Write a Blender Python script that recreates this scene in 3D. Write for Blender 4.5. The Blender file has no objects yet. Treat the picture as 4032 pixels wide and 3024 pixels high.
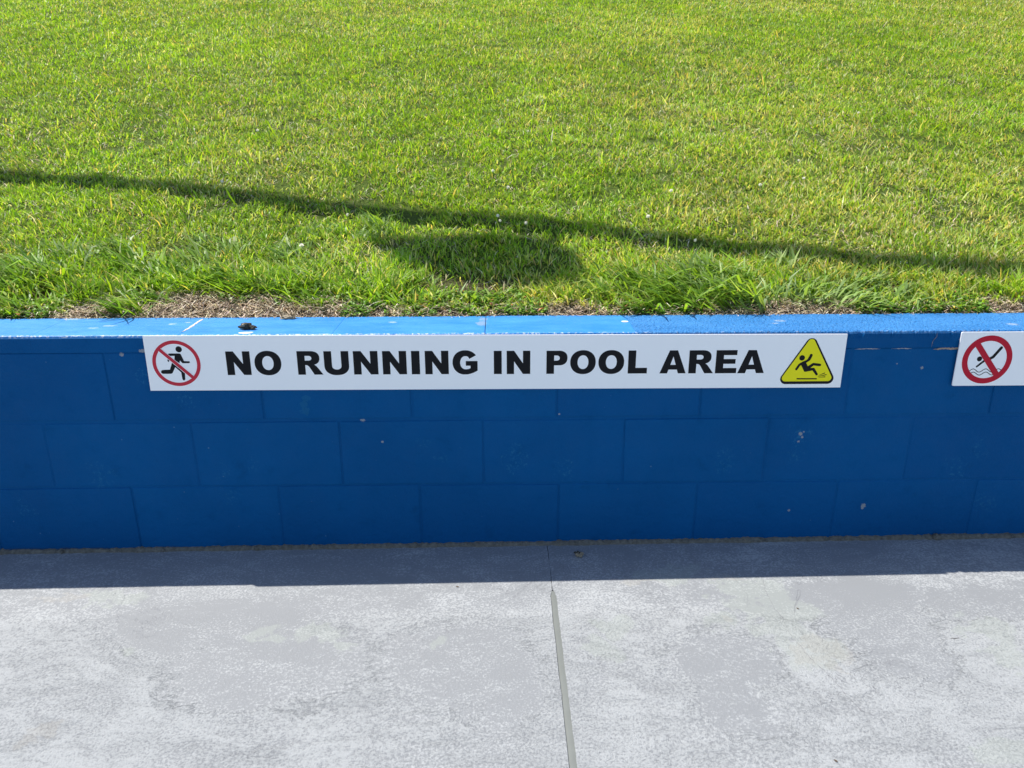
import bpy, bmesh, math, random
import numpy as np
from mathutils import Vector, Matrix, noise as mnoise

random.seed(7); rng = np.random.default_rng(7)
S = bpy.context.scene
COL = S.collection

# ------------------------------------------------------------------ camera
cam_d = bpy.data.cameras.new('camera'); cam = bpy.data.objects.new('camera', cam_d); COL.objects.link(cam)
PITCH, YAW, ROLL = 0.322408752, -0.0158117, -0.0022670
cy_, sy_, cp_, sp_ = math.cos(YAW), math.sin(YAW), math.cos(PITCH), math.sin(PITCH)
Zr = Matrix(((cy_, -sy_, 0), (sy_, cy_, 0), (0, 0, 1)))
Rv, Fv, Uv = Zr @ Vector((1, 0, 0)), Zr @ Vector((0, cp_, -sp_)), Zr @ Vector((0, sp_, cp_))
Rv, Uv = math.cos(ROLL) * Rv + math.sin(ROLL) * Uv, -math.sin(ROLL) * Rv + math.cos(ROLL) * Uv
m = Matrix((Rv, Uv, -Fv)).transposed().to_4x4(); m.translation = (-0.15435, -1.98354, 1.16104)
cam.matrix_world = m
cam_d.sensor_width = 36; cam_d.lens = 3034.9 / 4032 * 36; cam_d.clip_start = 0.02; cam_d.clip_end = 2000
S.camera = cam
S.render.resolution_x, S.render.resolution_y = 1024, 768

# ------------------------------------------------------------------ light
SUN = Vector((-0.45, 0.30, 1.0)).normalized()
w = bpy.data.worlds.new('World'); S.world = w; w.use_nodes = True
nt = w.node_tree; nt.nodes.clear()
sky = nt.nodes.new('ShaderNodeTexSky'); sky.sky_type = 'NISHITA'; sky.sun_disc = False
sky.sun_elevation = math.asin(SUN.z); sky.sun_rotation = math.atan2(SUN.x, SUN.y)
sky.air_density = 1.0; sky.dust_density = 0.6; sky.ozone_density = 0.9
bg = nt.nodes.new('ShaderNodeBackground'); bg.inputs['Strength'].default_value = 0.12
wo = nt.nodes.new('ShaderNodeOutputWorld')
nt.links.new(sky.outputs[0], bg.inputs[0]); nt.links.new(bg.outputs[0], wo.inputs[0])
sd = bpy.data.lights.new('sun', 'SUN'); sd.energy = 5.0; sd.angle = math.radians(0.53); sd.color = (1.0, 0.955, 0.87)
so = bpy.data.objects.new('sun', sd); COL.objects.link(so)
so.rotation_euler = (-SUN).to_track_quat('-Z', 'Y').to_euler(); so.location = SUN * 20
S.view_settings.view_transform = 'Standard'; S.view_settings.look = 'None'
S.view_settings.exposure = 0.5; S.view_settings.gamma = 1.0; S.view_settings.use_curve_mapping = False
S.cycles.max_bounces = 8; S.cycles.use_denoising = True

# ------------------------------------------------------------------ helpers
def tag(o, label=None, cat=None, group=None, kind=None):
    if label: o['label'] = label
    if cat: o['category'] = cat
    if group: o['group'] = group
    if kind: o['kind'] = kind
    return o
def link(name, me, mat=None, parent=None):
    o = bpy.data.objects.new(name, me); COL.objects.link(o)
    if mat: me.materials.clear(); me.materials.append(mat)
    if parent:
        o.parent = parent
        off = Vector(parent.location); q = parent.parent
        while q: off += Vector(q.location); q = q.parent
        if parent.name.startswith('patio'): off = Vector((0, 0, 0))
        o.location = -off                           # meshes are written in world coordinates
    return o
def empty(name, loc):
    o = bpy.data.objects.new(name, None); o.location = loc; o.empty_display_size = .05; COL.objects.link(o); return o
def pmesh(name, verts, faces, smooth=False):
    me = bpy.data.meshes.new(name); me.from_pydata([tuple(v) for v in verts], [], faces); me.update()
    if smooth: me.polygons.foreach_set('use_smooth', [True] * len(me.polygons))
    return me
def box_mesh(x0, x1, y0, y1, z0, z1, bev=0.0, seg=2, name='block'):
    bm = bmesh.new(); bmesh.ops.create_cube(bm, size=1)
    for v in bm.verts:
        v.co = Vector((x0 if v.co.x < 0 else x1, y0 if v.co.y < 0 else y1, z0 if v.co.z < 0 else z1))
    if bev: bmesh.ops.bevel(bm, geom=bm.edges[:], offset=bev, segments=seg, affect='EDGES', profile=.5)
    me = bpy.data.meshes.new(name); bm.to_mesh(me); bm.free(); return me

class NT:
    """small node-tree writer"""
    def __init__(s, name):
        s.m = bpy.data.materials.new(name); s.m.use_nodes = True; s.t = s.m.node_tree; s.t.nodes.clear()
        s.out = s.n('ShaderNodeOutputMaterial'); s.pos = s.n('ShaderNodeNewGeometry').outputs['Position']
    def n(s, ty, **k):
        n = s.t.nodes.new(ty)
        for a, b in k.items(): setattr(n, a, b)
        return n
    def l(s, a, b):
        if hasattr(a, 'is_output') or hasattr(a, 'links'): s.t.links.new(a, b)
        else: b.default_value = a
    def noise(s, scale, detail=4, rough=.55, vec=None, dist=0, stretch=None):
        v = s.pos if vec is None else vec
        if stretch:
            mp = s.n('ShaderNodeMapping'); s.l(v, mp.inputs[0]); mp.inputs['Scale'].default_value = stretch; v = mp.outputs[0]
        n = s.n('ShaderNodeTexNoise'); s.l(v, n.inputs['Vector']); n.inputs['Scale'].default_value = scale
        n.inputs['Detail'].default_value = detail; n.inputs['Roughness'].default_value = rough; n.inputs['Distortion'].default_value = dist
        return n.outputs['Fac']
    def vor(s, scale, feature='F1', stretch=None):
        v = s.pos
        if stretch:
            mp = s.n('ShaderNodeMapping'); s.l(v, mp.inputs[0]); mp.inputs['Scale'].default_value = stretch; v = mp.outputs[0]
        n = s.n('ShaderNodeTexVoronoi', feature=feature); s.l(v, n.inputs['Vector']); n.inputs['Scale'].default_value = scale
        return n
    def math(s, op, a, b=0.0, c=None, clamp=False):
        n = s.n('ShaderNodeMath', operation=op); n.use_clamp = clamp; s.l(a, n.inputs[0]); s.l(b, n.inputs[1])
        if c is not None: s.l(c, n.inputs[2])
        return n.outputs[0]
    def ramp(s, f, a, b, lo=0.0, hi=1.0):
        n = s.n('ShaderNodeMapRange'); n.interpolation_type = 'SMOOTHSTEP'; s.l(f, n.inputs[0])
        n.inputs[1].default_value = a; n.inputs[2].default_value = b; n.inputs[3].default_value = lo; n.inputs[4].default_value = hi
        return n.outputs[0]
    def mix(s, f, a, b, mode='MIX'):
        n = s.n('ShaderNodeMix', data_type='RGBA', blend_type=mode); s.l(f, n.inputs[0])
        for q, i in ((a, 6), (b, 7)):
            if isinstance(q, tuple): q = (*q, 1.0) if len(q) == 3 else q
            s.l(q, n.inputs[i])
        return n.outputs[2]
    def spots(s, pts, nz, k=.9, warp=0.0, wscale=20):
        """mask of ragged spots; pts = (x, y, z, radius[, stretch_x]) in world metres"""
        acc = None; pos = s.pos
        if warp:
            n = s.n('ShaderNodeTexNoise'); s.l(s.pos, n.inputs['Vector']); n.inputs['Scale'].default_value = wscale; n.inputs['Detail'].default_value = 4
            a = s.n('ShaderNodeVectorMath', operation='MULTIPLY_ADD'); s.l(n.outputs['Color'], a.inputs[0]); a.inputs[1].default_value = (warp,) * 3; a.inputs[2].default_value = (-warp / 2,) * 3
            b = s.n('ShaderNodeVectorMath', operation='ADD'); s.l(s.pos, b.inputs[0]); s.l(a.outputs[0], b.inputs[1]); pos = b.outputs[0]
        for p in pts:
            sub = s.n('ShaderNodeVectorMath', operation='SUBTRACT'); s.l(pos, sub.inputs[0]); sub.inputs[1].default_value = p[:3]
            sc = s.n('ShaderNodeVectorMath', operation='MULTIPLY'); s.l(sub.outputs[0], sc.inputs[0])
            sx = p[4] if len(p) > 4 else 1.0
            sc.inputs[1].default_value = (1 / (p[3] * sx), 1 / p[3], 1 / p[3])
            ln = s.n('ShaderNodeVectorMath', operation='LENGTH'); s.l(sc.outputs[0], ln.inputs[0])
            v = s.math('SUBTRACT', 1.0, ln.outputs['Value'])
            acc = v if acc is None else s.math('MAXIMUM', acc, v)
        nn = s.math('MULTIPLY_ADD', nz, k, -.5 * k)
        return s.ramp(s.math('ADD', acc, nn), 0.0, .25)
    def bump(s, h, strength, dist, prev=None):
        b = s.n('ShaderNodeBump'); s.l(h, b.inputs['Height']); b.inputs['Strength'].default_value = strength; b.inputs['Distance'].default_value = dist
        if prev is not None: s.l(prev, b.inputs['Normal'])
        return b.outputs[0]
    def bsdf(s, col, rough=.6, spec=.5, nrm=None, **k):
        b = s.n('ShaderNodeBsdfPrincipled')
        s.l((*col, 1.0) if isinstance(col, tuple) else col, b.inputs['Base Color']); s.l(rough, b.inputs['Roughness']); s.l(spec, b.inputs['Specular IOR Level'])
        if nrm is not None: s.l(nrm, b.inputs['Normal'])
        for a, v in k.items(): s.l(v, b.inputs[a.replace('_', ' ')])
        return b.outputs[0]
    def done(s, sh): s.t.links.new(sh, s.out.inputs['Surface']); return s.m
def simple(name, col, rough=.6, spec=.5, var=.0, vs=30, bump=0, bs=200, **k):
    t = NT(name); c = tuple(col)
    nrm = None
    if var:
        c = t.mix(t.noise(vs, 5), tuple(x * (1 - var) for x in col), tuple(min(1, x * (1 + var)) for x in col))
    if bump: nrm = t.bump(t.noise(bs, 4), .6, bump)
    return t.done(t.bsdf(c, rough, spec, nrm, **k))

# ------------------------------------------------------------------ materials
BLUE = (0.004, 0.112, 0.42)
def wall_paint():
    t = NT('blue_wall_paint')
    big = t.noise(2.2, 4); mid = t.noise(14, 5, .6); fine = t.noise(90, 4)
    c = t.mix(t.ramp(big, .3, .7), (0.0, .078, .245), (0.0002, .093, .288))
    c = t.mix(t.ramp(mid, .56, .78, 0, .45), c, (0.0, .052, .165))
    oi = t.n('ShaderNodeObjectInfo'); c = t.mix(t.math('MULTIPLY', oi.outputs['Random'], .26), c, (0.0, .056, .208))
    # chalky scuffs and teal rub marks
    sc = [(.683, 0, .338, .035), (.676, 0, .279, .028), (.48, 0, .251, .03), (.489, 0, .281, .018), (1.145, 0, .235, .035), (1.25, 0, .127, .04),
          (-.111, 0, .277, .045), (-.322, 0, .283, .02), (-.37, 0, .323, .022), (-.844, 0, .269, .025), (-.932, 0, .245, .022), (-.919, 0, .17, .03),
          (-1.268, 0, .244, .04), (-1.503, 0, .136, .03), (-1.007, 0, .452, .03), (-1.117, 0, .526, .03), (.02, 0, .24, .03), (1.2, 0, .3, .03)]
    n1 = t.noise(160, 5, .7)
    c = t.mix(t.math('MULTIPLY', t.math('MULTIPLY', t.spots(sc, n1, 2.6, .09, 18), t.ramp(t.noise(95, 5, .8), .50, .66)), .42), c, (0.03, .20, .36))
    tall = t.spots([(-.691, 0, .444, .012), (-.688, 0, .425, .014), (-.684, 0, .46, .012)], t.noise(120, 4), 2.0)
    c = t.mix(t.math('MULTIPLY', tall, .3), c, (0.02, .15, .28))
    # bare chips
    ch = [(.892, 0, .12, .0075), (.89, 0, .112, .005), (.689, 0, .335, .004), (.683, 0, .345, .006), (.68, 0, .322, .004), (.692, 0, .351, .003), (-1.16, 0, .589, .006), (.993, 0, .536, .0045),
          (.923, 0, .548, .003), (-.534, 0, .396, .005, 2.0), (-.483, 0, .332, .004), (.677, 0, .107, .004), (.007, 0, .41, .003), (-1.1, 0, .598, .006, 2.5)]
    c = t.mix(t.spots(ch, t.noise(420, 3), 1.6), c, (.25, .28, .33))
    # sparse pale flecks
    v = t.vor(26); sel = t.ramp(v.outputs['Color'], .84, .86)
    fl = t.math('MULTIPLY', t.ramp(v.outputs['Distance'], .045, .075, 1, 0), sel)
    c = t.mix(t.math('MULTIPLY', fl, .4), c, (.15, .30, .42))
    v2 = t.vor(60); sel2 = t.ramp(v2.outputs['Color'], .9, .91)
    fl2 = t.math('MULTIPLY', t.ramp(v2.outputs['Distance'], .05, .09, 1, 0), sel2)
    c = t.mix(t.math('MULTIPLY', fl2, .3), c, (.12, .26, .4))
    # weathered grubby foot
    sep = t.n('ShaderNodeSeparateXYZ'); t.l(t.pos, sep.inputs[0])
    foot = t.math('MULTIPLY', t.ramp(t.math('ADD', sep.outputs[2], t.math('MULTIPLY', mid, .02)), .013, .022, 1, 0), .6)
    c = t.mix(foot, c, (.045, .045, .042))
    nrm = t.bump(t.noise(38, 6, .65), .5, .008)
    nrm = t.bump(t.noise(170, 5, .7), .7, .0026, nrm)
    nrm = t.bump(fine, .3, .002, nrm)
    return t.done(t.bsdf(c, t.ramp(mid, .3, .7, .55, .72), .10, nrm))
def sunlit_cap_paint(rough_block):
    t = NT('sunlit_blue_coping_rough' if rough_block else 'sunlit_blue_coping_smooth')
    mid = t.noise(10, 5, .6, stretch=(.6, 1.6, 1))
    c = t.mix(t.ramp(mid, .3, .7), (0.014, .190, .52), (0.04, .250, .62))  # the wall's blue with the sun on the top put into the colour
    st = t.noise(46, 6, .7, stretch=(.35, 1.5, 1))
    c = t.mix(t.ramp(st, .57, .8, 0, .55), c, (.10, .34, .68))
    if rough_block: c = t.mix(t.ramp(t.noise(150, 3, .6), .56, .68, 0, .5), c, (.14, .42, .78)); c = t.mix(t.ramp(t.noise(120, 3, .6), .34, .42, .5, 0), c, (.0, .09, .32))  # pale flecks paint in the sparkle of the rough face
    c = t.mix(t.ramp(t.noise(60, 4, .7, stretch=(.5, 1, 1)), .28, .36, .35, 0), c, (.01, .11, .36))
    # worn whitish marks
    mk = [(-1.38, .191, .6406, .010, 2.8), (-1.267, .083, .6406, .006, 2.4), (-1.234, .107, .6406, .0075, 2.6), (-1.068, .124, .6406, .008, 1.6), (-1.03, .14, .6406, .006, 1.5),
          (-.456, .129, .6406, .008, 1.6), (-1.05, .2, .6406, .006, 2.2), (.633, .119, .6406, .010, 1.7), (1.26, .065, .6406, .012, 1.5), (1.31, .05, .6406, .008, 1.5), (.61, .09, .6406, .006, 2)]
    c = t.mix(t.math('MULTIPLY', t.spots(mk, t.noise(240, 4), 2.4), .5), c, (.5, .58, .62))
    gm = t.spots([(-.206, .11, .6406, .028, .6), (-.202, .16, .6406, .02, .6)], t.noise(80, 4), 1.6)
    c = t.mix(t.math('MULTIPLY', gm, .5), c, (.30, .33, .33))
    sep = t.n('ShaderNodeSeparateXYZ'); t.l(t.pos, sep.inputs[0])
    edge = t.math('MULTIPLY', t.ramp(sep.outputs[1], .004, .009, 1, 0), t.ramp(sep.outputs[2], .633, .637))
    c = t.mix(t.math('MULTIPLY', edge, t.ramp(t.noise(130, 4, .7), .56 if rough_block else .50, .64 if rough_block else .6, 0, .35 if rough_block else .7)), c, (.72, .74, .76))
    if rough_block:
        nrm = t.bump(t.noise(130, 4, .65), 1.0, .011)
        nrm = t.bump(t.noise(330, 3, .6), .6, .002, nrm)
        r = .5
    else:
        nrm = t.bump(t.noise(60, 6, .7, stretch=(.5, 1.5, 1)), .35, .003)
        nrm = t.bump(t.noise(260, 4, .7), .35, .001, nrm)
        r = t.ramp(st, .3, .7, .38, .55)
    return t.done(t.bsdf(c, r, .4, nrm))
def concrete():
    t = NT('patio_concrete')
    sep = t.n('ShaderNodeSeparateXYZ'); t.l(t.pos, sep.inputs[0])
    big = t.noise(2.6, 5, .6, dist=.6); mid = t.noise(9, 8, .74, dist=1.6, stretch=(.7, 1.3, 1)); sp = t.noise(175, 5, .72); sp2 = t.noise(260, 4, .7)
    grey, pale = (.222, .231, .243), (.385, .398, .408)
    area = t.math('ADD', t.math('MULTIPLY', big, .55), t.math('MULTIPLY', mid, .75))        # how much light film is left
    gsp = [(.349, -.528, 0, .13), (.761, -.393, 0, .12, 1.5), (.787, -.491, 0, .11, 1.3), (-.663, -.508, 0, .16, 1.6), (-.87, -.36, 0, .13, 2.2), (-.258, -.516, 0, .15, 1.2),
           (-.17, -.602, 0, .12), (.335, -.673, 0, .10), (.70, -.30, 0, .09, 3.0), (1.08, -.33, 0, .08, 2.2)]
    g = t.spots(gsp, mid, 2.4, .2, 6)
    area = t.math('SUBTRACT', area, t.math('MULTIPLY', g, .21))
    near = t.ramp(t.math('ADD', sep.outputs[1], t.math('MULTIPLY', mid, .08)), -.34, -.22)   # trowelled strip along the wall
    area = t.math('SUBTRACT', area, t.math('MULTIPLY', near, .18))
    f = t.math('ADD', area, t.math('MULTIPLY_ADD', sp, 1.5, -.75))
    c = t.mix(t.ramp(f, .40, .78), grey, pale)
    c = t.mix(t.ramp(t.noise(95, 3, .6), .30, .38, .5, 0), c, (.20, .205, .215))
    c = t.mix(t.ramp(t.noise(40, 4, .7, dist=1.5, stretch=(.5, 1.3, 1)), .36, .41, .35, 0), c, (.215, .225, .235))
    gst = [(.55, -.337, 0, .085), (.52, -.41, 0, .08), (.562, -.505, 0, .07), (.385, -.376, 0, .05), (.498, -.258, 0, .08, 1.5), (1.01, -.438, 0, .06, 1.3), (1.012, -.504, 0, .05),
           (1.001, -.54, 0, .05), (-1.17, -.236, 0, .05, 2), (-.73, -.414, 0, .03, 2.2), (-.595, -.397, 0, .04, 2), (-1.039, -.465, 0, .03), (.29, -.169, 0, .05, 2.4), (.065, -.486, 0, .05),
           (.81, -.8, 0, .05, 1.5), (-.53, -.45, 0, .03, 1.6), (-.3, -.44, 0, .03), (.12, -.40, 0, .05)]
    c = t.mix(t.math('MULTIPLY', t.spots(gst, t.noise(24, 5, .7), 2.2, .16, 12), .30), c, (.335, .368, .325))
    bst = [(.578, -.50, 0, .055), (.60, -.54, 0, .04), (-1.093, -.704, 0, .04), (.385, -.385, 0, .03), (.20, -.205, 0, .02, 6), (.45, -.19, 0, .02, 4), (-1.3, -.25, 0, .03, 3)]
    c = t.mix(t.math('MULTIPLY', t.spots(bst, t.noise(30, 5, .7), 2.2, .16, 12), .28), c, (.33, .31, .275))
    # hairline wander cracks
    cr = t.math('ABSOLUTE', t.math('SUBTRACT', t.noise(3.1, 6, .62, dist=1.1), .5))
    crm = t.math('MULTIPLY', t.ramp(cr, .0012, .0035, 1, 0), t.ramp(t.noise(2.0, 3), .5, .6))
    c = t.mix(t.math('MULTIPLY', crm, .45), c, (.2, .2, .22))
    v = t.vor(30); sel = t.ramp(v.outputs['Color'], .93, .935)
    pit = t.math('MULTIPLY', t.ramp(v.outputs['Distance'], .03, .06, 1, 0), sel)
    c = t.mix(t.math('MULTIPLY', pit, .6), c, (.1, .1, .11))
    rough_zone = t.math('MULTIPLY', t.ramp(area, .5, .72, .35, 1), t.ramp(near, 0, 1, 1, .25))
    h = t.math('MULTIPLY', t.math('ADD', sp, t.math('MULTIPLY', sp2, .6)), rough_zone)
    nrm = t.bump(h, .95, .0042)
    nrm = t.bump(mid, .12, .003, nrm)
    nrm = t.bump(t.math('MULTIPLY', crm, -1.0), .6, .002, nrm)
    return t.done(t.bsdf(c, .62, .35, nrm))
def grass_mat(name, transl=.46, rough=.44, spec=.32):
    t = NT(name)
    a = t.n('ShaderNodeAttribute', attribute_name='tint')
    sh = t.bsdf(a.outputs['Color'], rough, spec)
    tr = t.n('ShaderNodeBsdfTranslucent')
    tc = t.mix(1.0, a.outputs['Color'], (1.36, 1.26, .55), 'MULTIPLY'); t.l(tc, tr.inputs[0])
    mx = t.n('ShaderNodeMixShader'); mx.inputs[0].default_value = transl
    t.t.links.new(sh, mx.inputs[1]); t.t.links.new(tr.outputs[0], mx.inputs[2])
    return t.done(mx.outputs[0])
def soil():
    t = NT('soil_and_thatch')
    far = t.noise(3.0, 5, .6); f = t.noise(130, 5, .75)
    sep = t.n('ShaderNodeSeparateXYZ'); t.l(t.pos, sep.inputs[0])
    soilc = t.mix(t.ramp(f, .35, .65), (.035, .022, .014), (.16, .12, .08))
    turf = t.mix(t.ramp(f, .3, .7), (.035, .062, .010), (.12, .165, .032))
    turf = t.mix(t.ramp(far, .55, .75, 0, .4), turf, (.14, .13, .05))
    c = t.mix(t.ramp(sep.outputs[1], .32, .55), soilc, turf)
    return t.done(t.bsdf(c, .95, .1, t.bump(f, .8, .01)))

M_wall = wall_paint(); M_cap_s = sunlit_cap_paint(False); M_cap_r = sunlit_cap_paint(True); M_conc = concrete()
M_lawn = grass_mat('lawn_blade'); M_straw = grass_mat('dry_straw', .12, .6, .3); M_clover = grass_mat('ground_leaf', .35)
M_soil = soil()
M_sign = simple('white_sign_plastic', (.92, .95, .98), .35, .3, var=.01, vs=6)
M_black = simple('black_print', (.010, .011, .014), .55, .12)
M_red = simple('faded_red_print', (.56, .035, .060), .5, .15)
M_red2 = simple('deep_red_print', (.50, .012, .035), .5, .15)
M_white_print = simple('white_print', (.92, .95, .98), .35, .3)
M_yellow = simple('yellow_print', (.86, .80, .015), .5, .15, var=.02, vs=40)
M_sealant = simple('grey_green_sealant', (.155, .166, .157), .55, .4, var=.1, vs=18, bump=.001, bs=60)
M_fillet = simple('gritty_mortar', (.155, .145, .125), .95, .1, var=.75, vs=90, bump=.006, bs=170)
M_bare = simple('bare_mortar', (.34, .27, .22), .9, .1, var=.35, vs=120, bump=.003, bs=260)
M_bare_pale = simple('pale_bare_mortar', (.62, .56, .50), .9, .1, var=.35, vs=120, bump=.004, bs=260)
M_drop = simple('white_dropping', (.82, .82, .80), .7, .3, var=.05, vs=80)
M_stone = simple('dark_clod', (.055, .05, .038), .8, .2, var=.8, vs=110, bump=.006, bs=170)
M_husk = simple('pale_husk', (.30, .25, .18), .85, .2, var=.6, vs=150, bump=.003, bs=300)
M_dead = simple('dead_leaf', (.10, .07, .045), .8, .2, var=.5, vs=200)
M_petal = simple('white_petal', (.92, .86, .74), .6, .2, var=.12, vs=200)
M_shadow_caster = simple('shadow_caster_grey', (.35, .37, .38), .4, .5, var=.05)
M_land = simple('distant_ground', (.20, .21, .15), .95, .1, var=.3, vs=.4)

# ------------------------------------------------------------------ ground and patio
ZG = 0.008
def fbm(x, y, s=1.0): return mnoise.fractal(Vector((x * s, y * s, 3.1)), 1.0, 2.0, 4)
# one far sheet to the horizon, below patio and bank
g = link('ground', pmesh('ground', [(-900, -900, -.12), (900, -900, -.12), (900, 900, -.12), (-900, 900, -.12)], [(0, 1, 2, 3)]), M_land)
tag(g, kind='structure')
FALL = .0065
pav = empty('patio', (0, 0, -.002)); pav.rotation_euler = (0, -FALL, 0); gz = lambda x: ZG - .002 + FALL * x
pav_z = 0; tag(pav, 'pale weathered concrete patio in front of the blue wall', kind='structure')
def wob(y, k): return .0011 * mnoise.noise(Vector((k, y * 55, 0))) + .0014 * mnoise.noise(Vector((k, y * 12, 5)))
def edge_x(y, side):
    xj = -0.0213
    half = .0006 + .0070 * max(0, min(1, (-.235 - y) / .03)) ** .6
    return xj + side * half + wob(y, 3 + side)
ys = [0.0] + [-.005 * i for i in range(1, 49)] + [-.2459, -.2461] + [-.25 - .008 * i for i in range(0, 130)] + [-1.6, -2.4, -3.6]
def slab(x_edge_far, side, name='slab'):
    top = [(edge_x(y, side), y) for y in ys]; V = []; F = []
    n = len(ys)
    for (x, y) in top: V.append((x, y, ZG))                  # joint edge, top
    for y in ys: V.append((x_edge_far, y, ZG))
    for (x, y) in top: V.append((x, y, ZG - .09))
    for i in range(n - 1):
        a, b, c, d = i, i + 1, n + i + 1, n + i
        F.append((a, b, c, d) if side < 0 else (d, c, b, a))
        F.append((a, 2 * n + i, 2 * n + i + 1, b) if side < 0 else (b, 2 * n + i + 1, 2 * n + i, a))
    me = pmesh(name, V, F); return link(name, me, M_conc, pav)
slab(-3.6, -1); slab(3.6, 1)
for (a, b) in ((-7.2, -3.607), (3.607, 7.2)):
    link('slab', box_mesh(a, b, -3.6, 0.0, ZG - .09, ZG), M_conc, pav)
for i in range(4):
    a = -7.2 + i * 3.6
    link('slab', box_mesh(a + .004, a + 3.596, -7.2, -3.607, ZG - .09, ZG), M_conc, pav)
link('paving', box_mesh(-60, 60, -60, -7.207, ZG - .09, ZG), M_conc, pav)
for (a, b) in ((-60, -7.207), (7.207, 60)):
    link('paving', box_mesh(a, b, -7.2, 0, ZG - .09, ZG), M_conc, pav)
link('slab_bed', box_mesh(-8, 8, -8, .2, -.11, -.02), M_fillet, pav)
# recessed sealant strip
V, F = [], []
sy = [y for y in ys if y < -.236]
for i, y in enumerate(sy):
    for q, (dx, dz) in enumerate(((-.0105, -.0036), (-.003, -.0024), (.004, -.0020), (.0105, -.0024))):
        V.append((-0.0213 + dx, y, ZG + dz * min(1, .25 + (-.235 - y) / .06) + .0003 * mnoise.noise(Vector((q, y * 30, 1)))))
    if i:
        for q in range(3):
            a = (i - 1) * 4 + q; F.append((a, a + 1, a + 5, a + 4))
link('joint_sealant', pmesh('joint_sealant', V, F, True), M_sealant, pav)
# crack line across the right-hand slab: a thin darker ribbon laid on top
cp = [(.545, -.205), (.534, -.249), (.531, -.337), (.537, -.368), (.533, -.429), (.54, -.477), (.547, -.527), (.561, -.566), (.572, -.608), (.579, -.655), (.589, -.693), (.609, -.708), (.65, -.722)]
V, F = [], []; pts = []
for i in range(len(cp) - 1):
    for k in range(10):
        f = k / 10; x = cp[i][0] * (1 - f) + cp[i + 1][0] * f; y = cp[i][1] * (1 - f) + cp[i + 1][1] * f
        pts.append((x + .0035 * mnoise.noise(Vector((x * 90, y * 90, 0))), y))
for i, (x, y) in enumerate(pts):
    wd = .0006 * (0.25 + abs(mnoise.noise(Vector((x * 60, y * 60, 9)))) * 2.2)
    V += [(x - wd, y, ZG + .0004), (x + wd, y, ZG + .0004)]
    if i: F.append((2 * i - 2, 2 * i, 2 * i + 1, 2 * i - 1))
link('crack_ribbon', pmesh('crack_ribbon', V, F), simple('crack_dark', (.2, .2, .215), .9, .1, var=.3, vs=200), pav)
# gritty mortar left along the foot of the wall
def grit(x0, x1, n, name):
    V, F = [], []
    for i in range(n + 1):
        x = x0 + (x1 - x0) * i / n
        a = mnoise.noise(Vector((x * 38, 0, 0))); b = mnoise.noise(Vector((x * 95, 2, 0))); c = mnoise.noise(Vector((x * 8, 5, 0)))
        wy = .011 + .004 * c + .003 * a + .002 * b; hz = .009 + .0035 * a + .0025 * b + .002 * c
        V += [(x, .006, ZG + hz + .002), (x, -wy * .35, ZG + hz * (.95 + .2 * b)), (x, -wy * .75, ZG + hz * (.5 + .3 * a)), (x, -wy, ZG - .001)]
        if i:
            for q in range(3):
                k = (i - 1) * 4 + q; F.append((k, k + 1, k + 5, k + 4))
    return link(name, pmesh(name, V, F, False), M_fillet, pav)
for gx, gr in ((1.117, .010), (1.128, .006), (.62, .004), (-.86, .007), (-.84, .004), (-1.42, .006), (-.42, .004), (.30, .004), (1.34, .005), (-1.13, .005)):
    bmg = bmesh.new(); bmesh.ops.create_icosphere(bmg, subdivisions=2, radius=gr)
    for v in bmg.verts: v.co *= 1 + .5 * mnoise.noise(v.co * 160 + Vector((gx, 0, 0))); v.co += Vector((gx, -.008, ZG + gr * .7))
    meg = bpy.data.meshes.new('grit_lump'); bmg.to_mesh(meg); bmg.free(); link('grit_lump', meg, M_fillet, pav)
grit(-2.6, 2.6, 1300, 'mortar_fillet'); grit(-6, -2.6, 120, 'mortar_fillet'); grit(2.6, 6, 120, 'mortar_fillet')

# ------------------------------------------------------------------ the wall
wall = empty('retaining_wall', (0, .095, ZG))
tag(wall, 'low blue painted concrete block wall holding back the grass bank', 'wall')
# mortar core, painted over, a little behind the faces of the blocks
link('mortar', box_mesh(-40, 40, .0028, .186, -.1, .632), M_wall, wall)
TOPZ = .6406
jb = {'B': [-1.196, -.785, -.386, .009, .404, .807, 1.209], 'M': [-1.407, -1.004, -.6, -.204, .189, .59, .993], 'T': [-1.208, -.801, -.397, -.001, .395, .797, 1.2],
      'C': [-1.394, -1.004, -.6, -.194, .209, .607, 1.012]}
def extend(js, lim=6.0):
    js = list(js)
    while js[0] > -lim: js.insert(0, js[0] - .4)
    while js[-1] < lim: js.append(js[-1] + .4)
    return js
def block_mesh(zh, seed):
    r = random.Random(seed); bm = bmesh.new(); bmesh.ops.create_cube(bm, size=1)
    for v in bm.verts: v.co = Vector((.5 * (1 if v.co.x > 0 else -1), .186 if v.co.y > 0 else 0, zh if v.co.z > 0 else 0))
    for v in bm.verts: v.co += Vector((r.uniform(-.0035, .0035), r.uniform(0, .001) if v.co.y < .1 else 0, r.uniform(-.0012, .0012)))
    me = bpy.data.meshes.new('block'); 
    for v in bm.verts: v.co.x *= .4
    bmesh.ops.bevel(bm, geom=bm.edges[:], offset=.0032, segments=2, affect='EDGES', profile=.5)
    for v in bm.verts: v.co.x /= .4
    bm.to_mesh(me); bm.free(); me.materials.append(M_wall); return me
rows = {'B': (ZG - .045, .1975, 0.0), 'M': (.2020, .3935, .0002), 'T': (.4012, .5922, 0.0)}
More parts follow.
